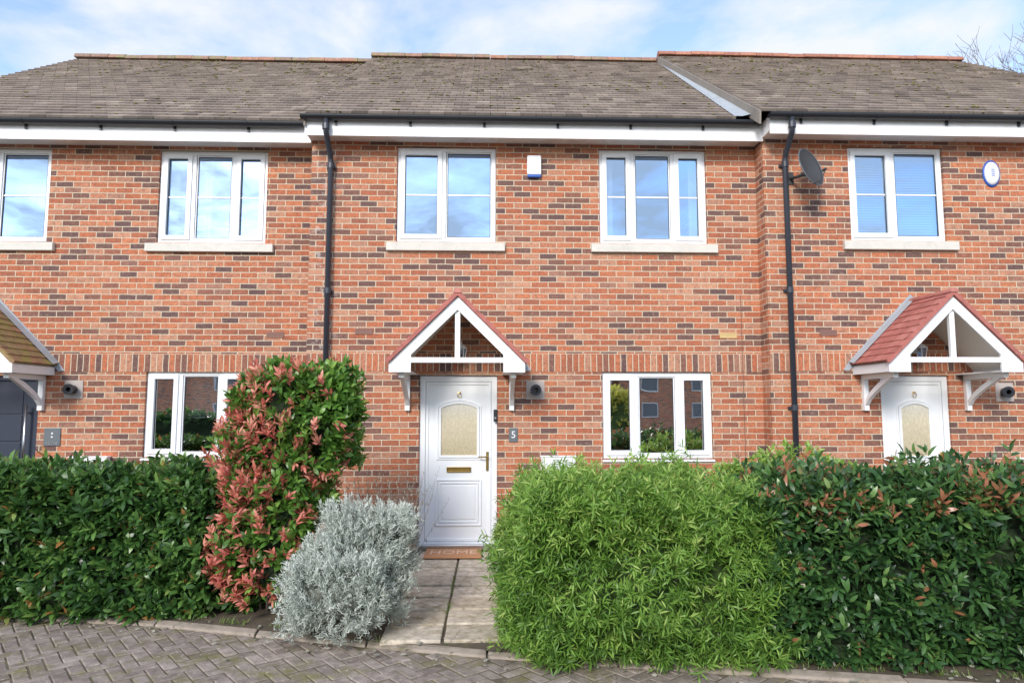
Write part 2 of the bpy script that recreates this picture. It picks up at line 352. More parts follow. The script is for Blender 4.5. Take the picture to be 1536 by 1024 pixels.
    while x<x1-.1:
        gb=MB(); n=8; o=[(Yg+(r+.005)*math.cos(math.pi+math.pi*k/n),zg+(r+.005)*math.sin(math.pi+math.pi*k/n)) for k in range(n+1)]
        for i in range(n): gb.prismx([o[i],o[i+1],(Yg,zg-.02)],x,x+.03)
        gb.box(x,x+.03,Yf-.30-.02,Yf-.302,zg-.10,zg-.0); gb.build('gutter_bracket',M['black'],gut); x+=.92
    for wd in wins: window(h,Yf,**wd)
    return h

def window(h,Yf,r,lights,sill='stone',inner=None,low=False):
    x0,x1,z0,z1=r; yf=Yf+.035; yb=Yf+.105; fw=.052
    m=MB(); m.frame(x0+.004,x1-.004,z0+.004,z1-.004,fw,yf,yb)
    W=x1-x0; xs=[x0]; 
    for f,_ in lights: xs.append(xs[-1]+f*W)
    for x in xs[1:-1]: m.box(x-.03,x+.03,yf,yb,z0+fw+.0045,z1-fw-.0045)
    win=m.build('window',M['pvc'],h,bev=.004)
    MB().box(x0,x1,Yf+.03,Yf+.034,z1-.026,z1-.012).build('drip_edge',M['pvc'],win)
    for i,(f,op) in enumerate(lights):
        a=xs[i]+(fw if i==0 else .03)+.005; b=xs[i+1]-(fw if i==len(lights)-1 else .03)-.005
        c=z0+fw+.006; d=z1-fw-.006; s=.046 if op else .014
        ea=.014 if op else 0
        MB().frame(a-ea,b+ea,c-ea,d+ea,s+ea,yf-(.018 if op else -.012),yf+.045).build('sash' if op else 'glazing_bead',M['pvc'],win,bev=.005)
        MB().frame(a+s-.001,b-s+.001,c+s-.001,d-s+.001,.008,yf+.018,yf+.03).build('gasket',M['black'],win)
        tl=random.uniform(-.003,.003)
        MB().face([(a+s,yf+.027-tl,c+s),(b-s,yf+.027+tl,c+s),(b-s,yf+.027+tl,d-s),(a+s,yf+.027-tl,d-s)]).build('pane',M['glass2' if low else 'glass'],win,norm=False)
        if not low: 
            zm=(c+d)/2; MB().box(a+s,b-s,yf+.018,yf+.0225,zm-.010,zm+.010).build('glazing_bar',M['bar'],win)
    if sill=='stone':
        MB().prismx([(Yf-.055,z0-.125),(Yf+.034,z0-.125),(Yf+.034,z0+.0),(Yf-.055,z0-.02)],x0-.115,x1+.115).build('sill',M['stone'],win,bev=.006)
    else:
        MB().prismx([(Yf-.03,z0-.035),(Yf+.034,z0-.035),(Yf+.034,z0+.0),(Yf-.03,z0-.012)],x0-.01,x1+.01).build('sill',M['pvc'],win,bev=.004)
    if inner:
        for kind,a,b,c,d in inner:
            xa=x0+a*W; xb=x0+b*W; za=z0+c*(z1-z0); zb=z0+d*(z1-z0)
            q=MB()
            if kind=='blind':
                z=za
                while z<zb-.02: q.mesh([(xa,Yf+.16,z),(xb,Yf+.16,z),(xb,Yf+.185,z+.027),(xa,Yf+.185,z+.027)],[(0,1,2,3)]); z+=.034
                q.build('blind',M['blind'],win,norm=False)
            else:
                n=40; P=[]
                for k in range(n+1):
                    u=k/n; P.append((xa+(xb-xa)*u,Yf+.16+.018*math.sin(u*(xb-xa)*70)+.01*math.sin(u*31)))
                for k in range(n): q.face([(P[k][0],P[k][1],za),(P[k+1][0],P[k+1][1],za),(P[k+1][0],P[k+1][1],zb),(P[k][0],P[k][1],zb)])
                q.build('curtain',M['curtain'],win,norm=False)
    return win

def arch(x0,x1,z0,z1,rise,n=12):
    p=[(x0,z0),(x1,z0)]
    for k in range(n+1):
        u=k/n; x=x1+(x0-x1)*u; p.append((x,z1-rise+rise*math.sin(math.pi*u)**.9))
    return p
def white_door(h,Yf,r):
    x0,x1,z0,z1=r; yf=Yf+.03; W=x1-x0
    fr=MB(); w=.075
    fr.ring([(x0+.003,z0+.003),(x1-.003,z0+.003),(x1-.003,z1-.003),(x0+.003,z1-.003)],[(x0+w,z0+.05),(x1-w,z0+.05),(x1-w,z1-w),(x0+w,z1-w)],yf,yf+.08)
    a,b,c,d=x0+w+.004,x1-w-.004,z0+.055,z1-w-.004
    lf=MB(); lf.box(a,b,yf+.02,yf+.07,c,d)
    lf.frame(a+.0,b-.0,c,d,.035,yf+.008,yf+.0198)
    door=lf.build('door',M['pvc'],h,bev=.003)
    fr.build('door_frame',M['pvc'],door,bev=.005)
    gk=MB(); gk.frame(a-.006,b+.006,c-.006,d+.006,.010,yf+.012,yf+.03); gk.build('door_gasket',M['slate'],door)
    px0=a+.19; px1=b-.175; H=d-c
    pz0=c+.535*H; pz1=d-.14*H
    o=arch(px0-.03,px1+.03,pz0-.03,pz1+.03,.065); i=arch(px0,px1,pz0,pz1,.055)
    mo=MB(); mo.ring(o,i,yf-.002,yf+.0197)
    mo.ring(arch(px0-.055,px1+.055,pz0-.055,pz1+.055,.075),arch(px0-.036,px1+.036,pz0-.036,pz1+.036,.07),yf+.008,yf+.0197)
    qx0,qx1,qz0,qz1=px0-.03,px1+.03,c+.11*H,c+.37*H
    mo.frame(qx0-.03,qx1+.03,qz0-.03,qz1+.03,.02,yf+.004,yf+.0197); mo.frame(qx0+.01,qx1-.01,qz0+.01,qz1-.01,.016,yf+.006,yf+.0197)
    mo.box(qx0+.05,qx1-.05,yf+.010,yf+.0197,qz0+.05,qz1-.05)
    mo.build('moulding',M['pvc'],door,bev=.003)
    gp=MB(); n=len(i); gp.mesh([(x,yf+.014,z) for x,z in i],[tuple(range(n))]); gp.build('door_pane',M['obs'],door,norm=False)
    cx=(px0+px1)/2; lz=c+.445*H
    lb=MB(); lb.frame(cx-.15,cx+.15,lz-.032,lz+.032,.014,yf+.0,yf+.0196); lb.box(cx-.135,cx+.135,yf+.008,yf+.0196,lz-.017,lz+.017)
    lb.build('letterbox',M['brass'],door,bev=.002)
    hx=b-.045; hz=c+.50*H
    hd=MB(); hd.box(hx-.016,hx+.016,yf-.006,yf+.0078,hz-.12,hz+.11); hd.tube([(hx,yf,hz+.05),(hx,yf-.05,hz+.05),(hx-.03,yf-.055,hz+.05),(hx-.11,yf-.05,hz+.048)],.009,8)
    hd.lathe([(0.001,.0),(.009,.0),(.009,-.006),(.001,-.006)],(hx,yf-.012,hz-.05),(0,1,0),10)
    hd.build('handle',M['brass'],door)
    kn=MB(); kz=pz1+.10; kn.tube([(cx+.022*math.sin(q*math.pi/6),yf-.008,kz+.01+.03*math.cos(q*math.pi/6)) for q in range(13)],.0045,6,cap=False); kn.box(cx-.01,cx+.01,yf-.006,yf+.0196,kz+.032,kz+.052)
    kn.build('door_knocker',M['brass'],door)
    MB().box(x0-.01,x1+.01,Yf-.06,Yf+.029,z0-.04,z0+.028).build('threshold',M['steel'],door,bev=.004)

def canopy(h,cx,Yf,tm,lantern=True):
    hw=.765; ze=2.23; zr=ze+hw*.99; yf=Yf-.78; k=math.sqrt(.5); Ls=hw/k; zo=.012
    t=MB()
    tile_field(t,(cx-hw-.04,Yf,ze+zo),(0,-1,0),(k,0,k),Ls+.05,lambda q:0,lambda q:.81,.112,.165,.014,.003)
    tile_field(t,(cx+hw+.04,yf-.03,ze+zo),(0,1,0),(-k,0,k),Ls+.05,lambda q:0,lambda q:.81,.112,.165,.014,.003)
    can=t.build('canopy',M[tm],h,norm=False)
    e=.02; zz=zr+.058
    MB().prism([(cx-hw-.045,ze+zo-.004),(cx,zz+.014),(cx+hw+.045,ze+zo-.004),(cx+hw+.045,ze+zo-e),(cx+hw+.01,ze-.004),(cx,zr+.006),(cx-hw-.01,ze-.004),(cx-hw-.045,ze+zo-e)],yf-.035,yf-.001,.4).build('verge_tiles',M[tm],can)
    rg=MB(); n=3
    for i in range(n):
        a=yf-.045+i*.28; b=a+.276; r=.05
        pts=[(cx+r*math.cos(q),zr+.035+r*math.sin(q)) for q in [math.pi*j/8 for j in range(9)]]
        rg.prism(pts,a,min(b,Yf-.001),random.random())
    rg.build('canopy_ridge',M[tm],can)
    s=MB()
    for sg in (-1,1):
        s.mesh([(cx+sg*hw,yf+.03,ze-.008),(cx,yf+.03,zr-.008),(cx,Yf-.002,zr-.008),(cx+sg*hw,Yf-.002,ze-.008),
                (cx+sg*(hw-.02),yf+.03,ze-.05),(cx,yf+.03,zr-.05),(cx,Yf-.002,zr-.05),(cx+sg*(hw-.02),Yf-.002,ze-.05)],
               [(0,1,2,3),(4,7,6,5),(0,3,7,4),(0,4,5,1),(3,2,6,7)])
    s.build('canopy_soffit',M['cream'],can)
    bb=MB(); w=.155
    poly=[(cx-hw-.01,ze-.01),(cx,zr),(cx+hw+.01,ze-.01),(cx+hw+.01,ze-.115),(cx+hw-.24,ze-.115),(cx+hw-.24,ze+.24-w),(cx,zr-w),(cx-hw+.24,ze+.24-w),(cx-hw+.24,ze-.115),(cx-hw-.01,ze-.115)]
    bb.prism(poly,yf,yf+.028); bb.build('bargeboard',M['white'],can,bev=.003)
    for sg in (-1,1):
        ef=MB()
        xa,xb=sorted((cx+sg*(hw+.008),cx+sg*(hw-.014))); ef.box(xa,xb,yf+.0285,Yf-.002,ze-.11,ze-.015)
        xa,xb=sorted((cx+sg*(hw-.0145),cx+sg*(hw-.235))); ef.box(xa,xb,yf+.0285,Yf-.002,ze-.11,ze-.095)
        ef.build('eave_board',M['white'],can)
    tb=MB(); tb.box(cx-hw+.2405,cx+hw-.2405,yf+.001,yf+.05,ze-.005,ze+.055); tb.build('tie_beam',M['white'],can,bev=.003)
    MB().box(cx-.03,cx+.03,yf+.03,yf+.075,ze+.056,zr-.10).build('king_post',M['white'],can,bev=.003)
    for sg in (-1,1):
        x=cx+sg*(hw-.12); b=MB()
        b.box(x-.03,x+.03,Yf-.055,Yf-.003,1.68,ze-.112); b.box(x-.03,x+.03,yf+.10,Yf-.056,ze-.17,ze-.112)
        n=6; P=[]
        for j in range(n+1):
            u=j/n; P.append((Yf-.056-.56*u**1.15, 1.74+(ze-.172-1.74)*u**.85))
        for j in range(n):
            y1,z1=P[j]; y2,z2=P[j+1]
            b.prismx([(y1,z1),(y2,z2),(y2,min(z2+.065,ze-.171)),(y1,z1+.065)],x-.024,x+.024)
        b.build('bracket',M['white'],can,bev=.003)
    fl=MB(); g=.14
    fl.prism([(cx-hw-.13,ze-.05),(cx-hw-.06,ze-.06),(cx,zr+.02),(cx+hw+.06,ze-.06),(cx+hw+.13,ze-.05),(cx+hw+.05,ze+.06),(cx,zr+g),(cx-hw-.05,ze+.06)],Yf-.012,Yf-.001)
    for sg in (-1,1):
        fl.mesh([(cx+sg*(hw+.06),Yf-.012,ze+.05),(cx,Yf-.012,zr+.11),(cx,Yf-.13,zr+.085),(cx+sg*(hw+.06),Yf-.13,ze+.025)],[(0,1,2,3)])
    fl.build('flashing',M['lead'],can)
    if lantern:
        lx=cx+.02; ly=Yf-.14; lz=ze+.17
        l=MB(); l.box(lx-.035,lx+.035,Yf-.03,Yf-.002,lz-.02,lz+.1); l.tube([(lx,Yf-.03,lz+.05),(lx,ly,lz+.12),(lx,ly,lz+.09)],.008,6)
        l.lathe([(.001,.1),(.03,.085),(.078,.045),(.07,.04),(.001,.04)],(lx,ly,lz),(0,0,1),6); l.lathe([(.001,-.12),(.04,-.12),(.045,-.105),(.001,-.105)],(lx,ly,lz),(0,0,1),6)
        for j in range(6):
            q=2*math.pi*j/6; l.tube([(lx+.068*math.cos(q),ly+.068*math.sin(q),lz+.042),(lx+.042*math.cos(q),ly+.042*math.sin(q),lz-.106)],.005,5)
        l.build('lantern',M['white'],can)
        MB().lathe([(.062,.04),(.037,-.104)],(lx,ly,lz),(0,0,1),6).build('lantern_glass',M['lglass'],can)
    return can

def downpipe(h,x,Yf,zt,zb,dx=0):
    p=MB(); yg=Yf-.365; yw=Yf-.065
    p.tube([(x,yg,zt-.03),(x,yg,zt-.16),(x+dx*.3,yg+.03,zt-.2),(x+dx,yw-.02,zt-.40),(x+dx,yw,zt-.45),(x+dx,yw,zb)],.034,12)
    dp=p.build('downpipe',M['pipe'],h,smooth=True)
    MB().lathe([(.034,0),(.045,0),(.045,.07),(.034,.07)],(x,yg,zt-.16),(0,0,1),12).build('pipe_collar',M['pipe'],dp)
    for z in (zt-.55,zt-2.15,zt-3.6):
        c=MB(); c.lathe([(.034,0),(.042,0),(.042,.07),(.034,.07)],(x+dx,yw,z),(0,0,1),12); c.box(x+dx-.06,x+dx+.06,Yf-.03,Yf-.002,z+.015,z+.05)
        c.build('pipe_clip',M['pipe'],dp)

YL,YM,YR=.25,0.,-.25
XA=U(466,300,0)[0]; XB=U(1146,300,YR)[0]
Yrid=lambda Yf: Yf-.36+RUN
RL0,RL1=U(1143,185,YR-.36)[0],U(988,86,Yrid(YR))[0]
MH0,MH1=U(1104,183,-.36)[0],U(985,95,Yrid(0))[0]
XL=U(118,88,Yrid(YL))[0]; XR=U(1440,95,Yrid(YR))[0]
ul=rect(595,744,219,362,YM); ur=rect(899,1060,226,366,YM); zt=(ul[3]+ur[3])/2; zb=(ul[2]+ur[2])/2
ul=(ul[0],ul[1],zb,zt); ur=(ur[0],ur[1],zb,zt); lr=rect(904,1069,558,688,YM)
dm=rect(628,746,563,822,YM); dm=(dm[0],dm[1],.03,dm[3])
T2=[(.47,1),(.53,0)]; T3=[(.31,1),(.38,0),(.31,1)]
mid=house('terraced_house','red brick middle terraced house with white front door numbered 5',XA,XB,YM,
  [dict(r=ul,lights=T2),dict(r=ur,lights=T3,inner=[('curtain',.02,.14,0,1),('curtain',.86,.98,0,1)]),dict(r=lr,lights=T3,low=True,sill='thin')],dict(r=dm),
  hi=lambda t:MH0+(MH1-MH0)*t)
white_door(mid,YM,dm)
dcx=(dm[0]+dm[1])/2
canopy(mid,dcx+.015,YM,'redtile')
l1=rect(-76,74,221,362,YL); l2=rect(237,400,227,364,YL); z0=(l1[2]+l2[2])/2; z1=(l1[3]+l2[3])/2
l1=(l1[0],l1[1],z0,z1); l2=(l2[0],l2[1],z0,z1); l3=rect(216,379,556,686,YL); dl=rect(-62,52,567,822,YL); dl=(dl[0],dl[1],.03,dm[3])
left=house('terraced_house','red brick terraced house with navy blue door and mossy yellow porch roof',XL,XA-.002,YL,
  [dict(r=l1,lights=T2,inner=[('curtain',.75,.98,0,.06)]),dict(r=l2,lights=T3,inner=[('curtain',.04,.24,0,1),('curtain',.34,.46,0,1)]),dict(r=l3,lights=T3,low=True,sill='thin',inner=[('blind',.36,.98,.45,1)])],dict(r=dl))
r1=rect(1274,1417,221,361,YR); rs=rect(1580,1745,229,368,YR); rs=(rs[0],rs[1],r1[2],r1[3]); rl=rect(1585,1750,560,690,YR); dr=rect(1330,1427,565,822,YR)
dr=(dr[0]-.03,dr[1]+.03,.03,dm[3])
right=house('terraced_house','red brick terraced house with grey satellite dish and red tiled porch roof',XB+.002,XR,YR,
  [dict(r=r1,lights=T2,inner=[('blind',.05,.97,.02,.98)]),dict(r=rs,lights=T3),dict(r=(rl[0],rl[1],lr[2],lr[3]),lights=T3,low=True,sill='thin')],dict(r=dr),lo=lambda t:RL0+(RL1-RL0)*t,ridgemat='ridgered',gr=True)
white_door(right,YR,dr)
canopy(right,(dr[0]+dr[1])/2,YR,'redtile')
def navy_door(h,Yf,r):
    x0,x1,z0,z1=r; yf=Yf+.03; w=.06
    d=MB(); d.box(x0+w+.004,x1-w-.004,yf+.02,yf+.07,z0+.04,z1-w-.004)
    for k in range(5):
        z=z0+.25+k*.34; d.box(x0+w+.03,x1-w-.16,yf+.012,yf+.0198,z,z+.32)
    dd=d.build('door',M['navy'],h,bev=.004)
    MB().frame(x0+.003,x1-.003,z0+.003,z1-.003,w,yf,yf+.08).build('door_frame',M['navy'],dd,bev=.004)
    hx=x1-w-.07; b=MB(); b.tube([(hx,yf-.06,.75),(hx,yf-.06,1.75)],.015,10)
    for z in (.85,1.65): b.tube([(hx,yf+.019,z),(hx,yf-.06,z)],.009,8)
    b.build('handle',M['steel'],dd,smooth=True)
    MB().box(x0-.01,x1+.01,Yf-.06,Yf+.029,-.01,.05).build('threshold',M['steel'],dd)
navy_door(left,YL,dl)
lcx=U(-8,500,YL)[0]; canopy(left,lcx,YL,'mosstile')

def roofpt(Yf,x,t,off=0):
    Ye=Yf-.36; return Vector((x,Ye+t*RUN,5.335+t*RUN*math.tan(SL)+off))
f=MB()
ml=lambda t:MH0+(MH1-MH0)*t-.01; rr_=lambda t:RL0+(RL1-RL0)*t-.028; mm=lambda t:(ml(t)+rr_(t))/2
for i in range(10):
    t0=i/10+.004; t1=(i+1)/10+.004*(i<9)
    for (xa,xb,oa,ob) in ((ml,mm,.032,.032),(mm,rr_,.032,.06)):
        f.face([roofpt(YM,xa(t0),t0,oa),roofpt(YM,xb(t0),t0,ob),roofpt(YM,xb(t1),t1,ob),roofpt(YM,xa(t1),t1,oa)])
f.build('valley_flashing',M['lead'],mid,norm=False)

downpipe(mid,U(489,190,-.36)[0],YM,5.28,0,-.0)
downpipe(right,U(1188,190,YR-.36)[0],YR,5.28,0,.03)
px=U
ax,az=px(801,251,YM); a=MB(); a.prism([(ax-.09,az+.14),(ax+.09,az+.14),(ax+.09,az-.115),(ax-.09,az-.115)],-.06,-.003)
al=a.build('alarm_box',M['white'],mid,bev=.012); MB().box(ax-.086,ax+.086,-.057,-.003,az-.148,az-.1152).build('alarm_strobe',M['blue'],al,bev=.01)
ax,az=px(1486,261,YR)
def oval(prof,mt,nm,par,zk=1.55):
    a=MB(); a.lathe(prof,(0,0,0),(0,1,0),32); a.v=[(x+ax,y+YR,z*zk+az) for x,y,z in a.v]; return a.build(nm,M[mt],par,smooth=True)
al=oval([(.098,-.022),(.112,-.018),(.114,-.004)],'blue','alarm_box',right)
oval([(.001,-.042),(.07,-.040),(.094,-.030),(.0975,-.017)],'white','alarm_face',al)
for k in range(4): MB().box(ax-.022,ax+.022,YR-.0445,YR-.0405,az+.04-k*.026,az+.050-k*.026).build('alarm_mark',M['blue'],al)
def flue(h,pxx,pyy,Y,tilt=0):
    x,z=px(pxx,pyy,Y); f=MB().box(x-.115,x+.115,Y-.012,Y-.002,z-.115,z+.115)
    fo=f.build('flue_terminal',M['flue'],h,bev=.004); q=MB(); ax=Vector((-.25 if tilt else 0,-1,0))
    q.lathe([(.02,.02),(.055,.02),(.055,.10),(.068,.10),(.068,.125),(.03,.125),(.03,.06)],(x,Y,z),ax,20)
    q.build('flue_pipe',M['black'],fo)
flue(left,111,584,YL); flue(mid,803,585,YM); flue(right,1506,588,YR,1)
def airbrick(h,pxx,pyy,Y,mt):
    x,z=px(pxx,pyy,Y); b=MB().frame(x-.108,x+.108,z-.034,z+.034,.008,Y-.012,Y-.002)
    b.box(x-.101,x+.101,Y-.006,Y-.002,z-.027,z+.027)
    for k in range(4): b.box(x-.1,x+.1,Y-.010,Y-.0055,z-.026+k*.014,z-.018+k*.014)
    b.build('air_brick',M[mt],h)
airbrick(mid,546,497,YM,'vent'); airbrick(mid,1092,503,YM,'beige'); airbrick(left,413,502,YL,'vent'); airbrick(right,1242,499,YR,'vent')
x,z=px(770,652,YM); p=MB().box(x-.055,x+.055,-.014,-.003,z-.085,z+.085).build('number_plaque',M['slate'],mid,bev=.002)
text('numeral','5',.12,(x,-.017,z+.0),M['white'],p)
x,z=px(743,623,YM); k=MB().box(x-.022,x+.022,-.03,-.003,z-.075,z+.075).build('doorbell',M['black'],mid,bev=.005)
MB().lathe([(.001,-.036),(.012,-.036),(.014,-.0302)],(x,0,z-.03),(0,1,0),12).build('bell_button',M['steel'],k)
x,z=px(79,655,YL); p=MB().box(x-.1,x+.1,YL-.014,YL-.003,z-.11,z+.11).build('number_plaque',M['slate'],left,bev=.003)
for dz in (.045,.0): MB().lathe([(.001,-.019),(.011,-.019),(.012,-.0145)],(x,YL,z+dz),(0,1,0),12).build('plaque_dot',M['white'],p)
for dx in (-.06,-.03,0,.03,.06): MB().box(x+dx-.010,x+dx+.010,YL-.017,YL-.0145,z-.085,z-.065).build('plaque_mark',M['steel'],p)
def meter(h,xa,xb,yt,Y):
    x0,z=px(xa,yt,Y); x1,_=px(xb,yt,Y); b=MB().box(x0,x1,Y-.09,Y-.003,z-.62,z-.004); b.box(x0-.012,x1+.012,Y-.10,Y-.003,z-.0035,z+.012)
    mb_=b.build('meter_box',M['white'],h,bev=.005); MB().box(x0+.02,x1-.02,Y-.096,Y-.0905,z-.6,z-.03).build('meter_door',M['white'],mb_,bev=.003)
meter(mid,811,862,684,YM); meter(left,110,166,685,YL); meter(right,1517,1560,687,YR)
x,_=px(1115,580,YM); MB().box(x-.003,x+.003,-.0055,-.001,.0,3.15).build('movement_joint',M['joint_fill'],mid)
# satellite dish
x,z=px(1216,251,YR-.35); cxs=Vector((x,YR-.36,z)); axis=Vector((.50,-.80,.30)).normalized()
upv=Vector((.30,0,1)).normalized(); s_=axis.cross(upv).normalized(); up=s_.cross(axis).normalized()
d=MB(); nr,ns=8,36; vs=[];fs=[]
for k in range(nr+1):
    for j in range(ns):
        a_=2*math.pi*j/ns; q=k/nr; vs.append(cxs+(s_*math.cos(a_)*.22+up*math.sin(a_)*.26)*max(q,.01)+axis*(.06*q*q-.06))
for k in range(nr):
    for j in range(ns): fs.append((k*ns+j,k*ns+(j+1)%ns,(k+1)*ns+(j+1)%ns,(k+1)*ns+j))
d.mesh(vs,fs); dish=d.build('satellite_dish',M['dish'],right,smooth=True,norm=False)
so_=dish.modifiers.new('thickness','SOLIDIFY'); so_.thickness=.008
MB().tube([cxs+(s_*math.cos(2*math.pi*j/30)*.223+up*math.sin(2*math.pi*j/30)*.263) for j in range(31)],.007,6).build('dish_rim',M['slate'],dish,smooth=True)
wx,wz=px(1185,266,YR); b=MB(); b.box(wx-.04,wx+.04,YR-.012,YR-.002,wz-.1,wz+.06)
b.tube([(wx,YR-.01,wz-.02),(wx+.02,YR-.16,wz-.05),(cxs.x-.02,cxs.y+.08,cxs.z-.06)],.02,8); b.build('mounting_arm',M['dish'],dish)
l=MB(); tipp=cxs+axis*.16-up*.16; l.tube([cxs-up*.26-axis*.01,cxs-up*.27+axis*.07,tipp-up*.03],.008,6); l.tube([tipp+axis*.02,tipp-axis*.03],.018,10); l.build('receiver_arm',M['dish'],dish)

# ---------------- ground
def struct(o): o['kind']='structure'; return o
struct(MB().face([(-300,-300,-.09),(300,-300,-.09),(300,300,-.09),(-300,300,-.09)]).build('ground',M['asphalt'],norm=False))
KP=[(-12,-2.2)]+[G(*q) for q in ((150,919),(430,946),(600,962),(750,974),(900,984),(1200,1003),(1536,1022))]+[(12,-5.0)]
def kY(x):
    for (a,b),(c,d) in zip(KP,KP[1:]):
        if a<=x<=c: return b+(d-b)*(x-a)/(c-a)
    return KP[-1][1]
n=60; gs=MB(); ps=MB()
for i in range(n):
    a=-12+24*i/n; b=-12+24*(i+1)/n
    gs.face([(a,kY(a)+.02,-.02),(b,kY(b)+.02,-.02),(b,YL+.3,-.02),(a,YL+.3,-.02)])
    ps.face([(a,-12,-.053),(b,-12,-.053),(b,kY(b)+.02,-.053),(a,kY(a)+.02,-.053)])
struct(gs.build('garden_soil',M['soil'],norm=False)); struct(ps.build('driveway_bed',M['joint'],norm=False))
bl=MB(); ang=R(38); ca,sa=math.cos(ang),math.sin(ang); u=.100
for i in range(-160,160):
    for j in range(-160,160):
        v=(i-j)%4
        if v not in (0,3): continue
        w,hh=(2,1) if v==0 else (1,2)
        cx=(i+w/2)*u; cy=(j+hh/2)*u; X=cx*ca-cy*sa; Y=cx*sa+cy*ca-5
        if not(-9<X<9 and -9.5<Y<kY(X)+.0): continue
        g=.004; e=.007; z=-.048+random.uniform(-.004,.004); zz=-.064
        A=w*u/2-g; B=hh*u/2-g; tx=random.gauss(0,.010); ty=random.gauss(0,.010)
        P=[]
        for (h_,inn) in ((zz,0),(z-.005,0),(z,e)):
            for sx,sy in ((-1,-1),(1,-1),(1,1),(-1,1)):
                lx=cx+sx*(A-inn); ly=cy+sy*(B-inn); P.append((lx*ca-ly*sa,lx*sa+ly*ca-5,h_+(sx*A*tx+sy*B*ty if h_!=zz else 0)))
        fs=[(8,9,10,11)]
        for q in range(4):
            r_=(q+1)%4; fs+=[(q,r_,r_+4,q+4),(q+4,r_+4,r_+8,q+8)]
        bl.mesh(P,fs,min(1,max(0,random.gauss(.5,.25))))
struct(bl.build('driveway',M['block'],norm=False))
kb=MB(); pts=[]; x=-9.
while x<9: pts.append(x); x+=.9
for a,b in zip(pts,pts[1:]):
    a2=a+.006; b2=b-.006; j1=random.uniform(-.012,.012); ya=kY(a2)+j1; yb=kY(b2)+random.uniform(-.012,.012); w=.09; zt_=random.uniform(-.024,-.010)
    kb.mesh([(a2,ya-w/2,-.1),(b2,yb-w/2,-.1),(b2,yb+w/2,-.1),(a2,ya+w/2,-.1),(a2,ya-w/2,zt_-.018),(b2,yb-w/2,zt_-.018),(b2,yb+w/2,zt_),(a2,ya+w/2,zt_)],[(0,1,5,4),(1,2,6,5),(2,3,7,6),(3,0,4,7),(4,5,6,7)])
struct(kb.build('kerb',M['kerb'],bev=.012))
pa=MB(); xc=-.335; ys=-.10; sl=.40
for r_ in range(9):
    for k,(xa,xb) in enumerate(((xc-.46,xc-.010),(xc+.010,xc+.46),(xc+.478,xc+.74))):
        if k==2 and r_>2: continue
        y1=ys-r_*sl-.022; y0=ys-(r_+1)*sl+.022
        y0=max(y0,kY(xc)+.07)
        if y1-y0<.05: continue
        dz=random.uniform(-.010,.004); pa.box(xa+random.uniform(-.004,.004),xb,y0,y1,-.05,dz,random.random())
struct(pa.build('path',M['slab'],bev=.010))
(mx0,_),(mx1,_)=G(641,832),G(722,832); my1=G(683,825)[1]; my0=G(683,838)[1]
mx0=min(mx0,mx1-.66)
mt=thing('doormat',((mx0+mx1)/2,(my0+my1)/2,.0),'orange brown doormat reading HOME on the path outside the middle door','doormat')
MB().box(mx0,mx1,my0,my1,.006,.024).build('mat_pile',M['coir'],mt,bev=.004)
text('mat_lettering','HOME',.27,((mx0+mx1)/2,(my0+my1)/2,.027),M['matedge'],mt,True,(mx1-mx0)*.82)

# ---------------- foliage
def nrm(a): return a/np.maximum(np.linalg.norm(a,axis=1,keepdims=True),1e-9)
def leafmesh(name,parent,mat,P,D,ln,wd,tint,curl=.2,z0=-.03):
    keep=P[:,2]>z0; P=P[keep];D=D[keep];ln=ln[keep];wd=wd[keep];tint=tint[keep]; n=len(P)
    D=nrm(D); rv=nrm(rng.normal(size=(n,3))+np.array([0,-.3,1.6])); S=nrm(np.cross(D,rv)); Nn=np.cross(S,D)
    V=np.empty((n,6,3))
    for i,(a,s,w) in enumerate(((0,0,0),(.33,-1,.46),(.33,1,.46),(.7,-1,.38),(.7,1,.38),(1,0,0))):
        V[:,i]=P+D*(a*ln)[:,None]-Nn*(curl*a*a*ln)[:,None]+S*(s*w*wd)[:,None]+Nn*(abs(s)*.15*wd)[:,None]
    o=np.array(org.get(parent.name,(0,0,0)) if parent else (0,0,0)); V=V.reshape(-1,3)-o
    me=bpy.data.meshes.new(name); me.vertices.add(n*6); me.vertices.foreach_set('co',V.ravel().astype(np.float32))
    b=(np.arange(n)*6)[:,None]; lp=np.concatenate([b+0,b+2,b+1,b+1,b+2,b+4,b+3,b+3,b+4,b+5],axis=1).ravel()
    me.loops.add(n*10); me.loops.foreach_set('vertex_index',lp.astype(np.int32))
    me.polygons.add(n*3); st=((np.arange(n)*10)[:,None]+np.array([0,3,7])).ravel()
    me.polygons.foreach_set('loop_start',st.astype(np.int32))
    try: me.polygons.foreach_set('loop_total',np.tile([3,4,3],n).astype(np.int32))
    except Exception: pass
    me.update(calc_edges=True); me.polygons.foreach_set('use_smooth',[True]*(n*3))
    at=me.attributes.new('tint','FLOAT','FACE'); at.data.foreach_set('value',np.repeat(np.clip(tint,0,1),3).astype(np.float32))
    me.materials.append(mat); ob=bpy.data.objects.new(name,me); C.objects.link(ob)
    if parent: ob.parent=parent
    org[ob.name]=tuple(o); return ob
def lump(P,amp,fr,seed):
    return np.array([noise.noise(Vector((p[0]*fr+seed,p[1]*fr,p[2]*fr)))+.5*noise.noise(Vector((p[0]*fr*2.3,p[1]*fr*2.3+seed,p[2]*fr*2.3))) for p in P])*amp
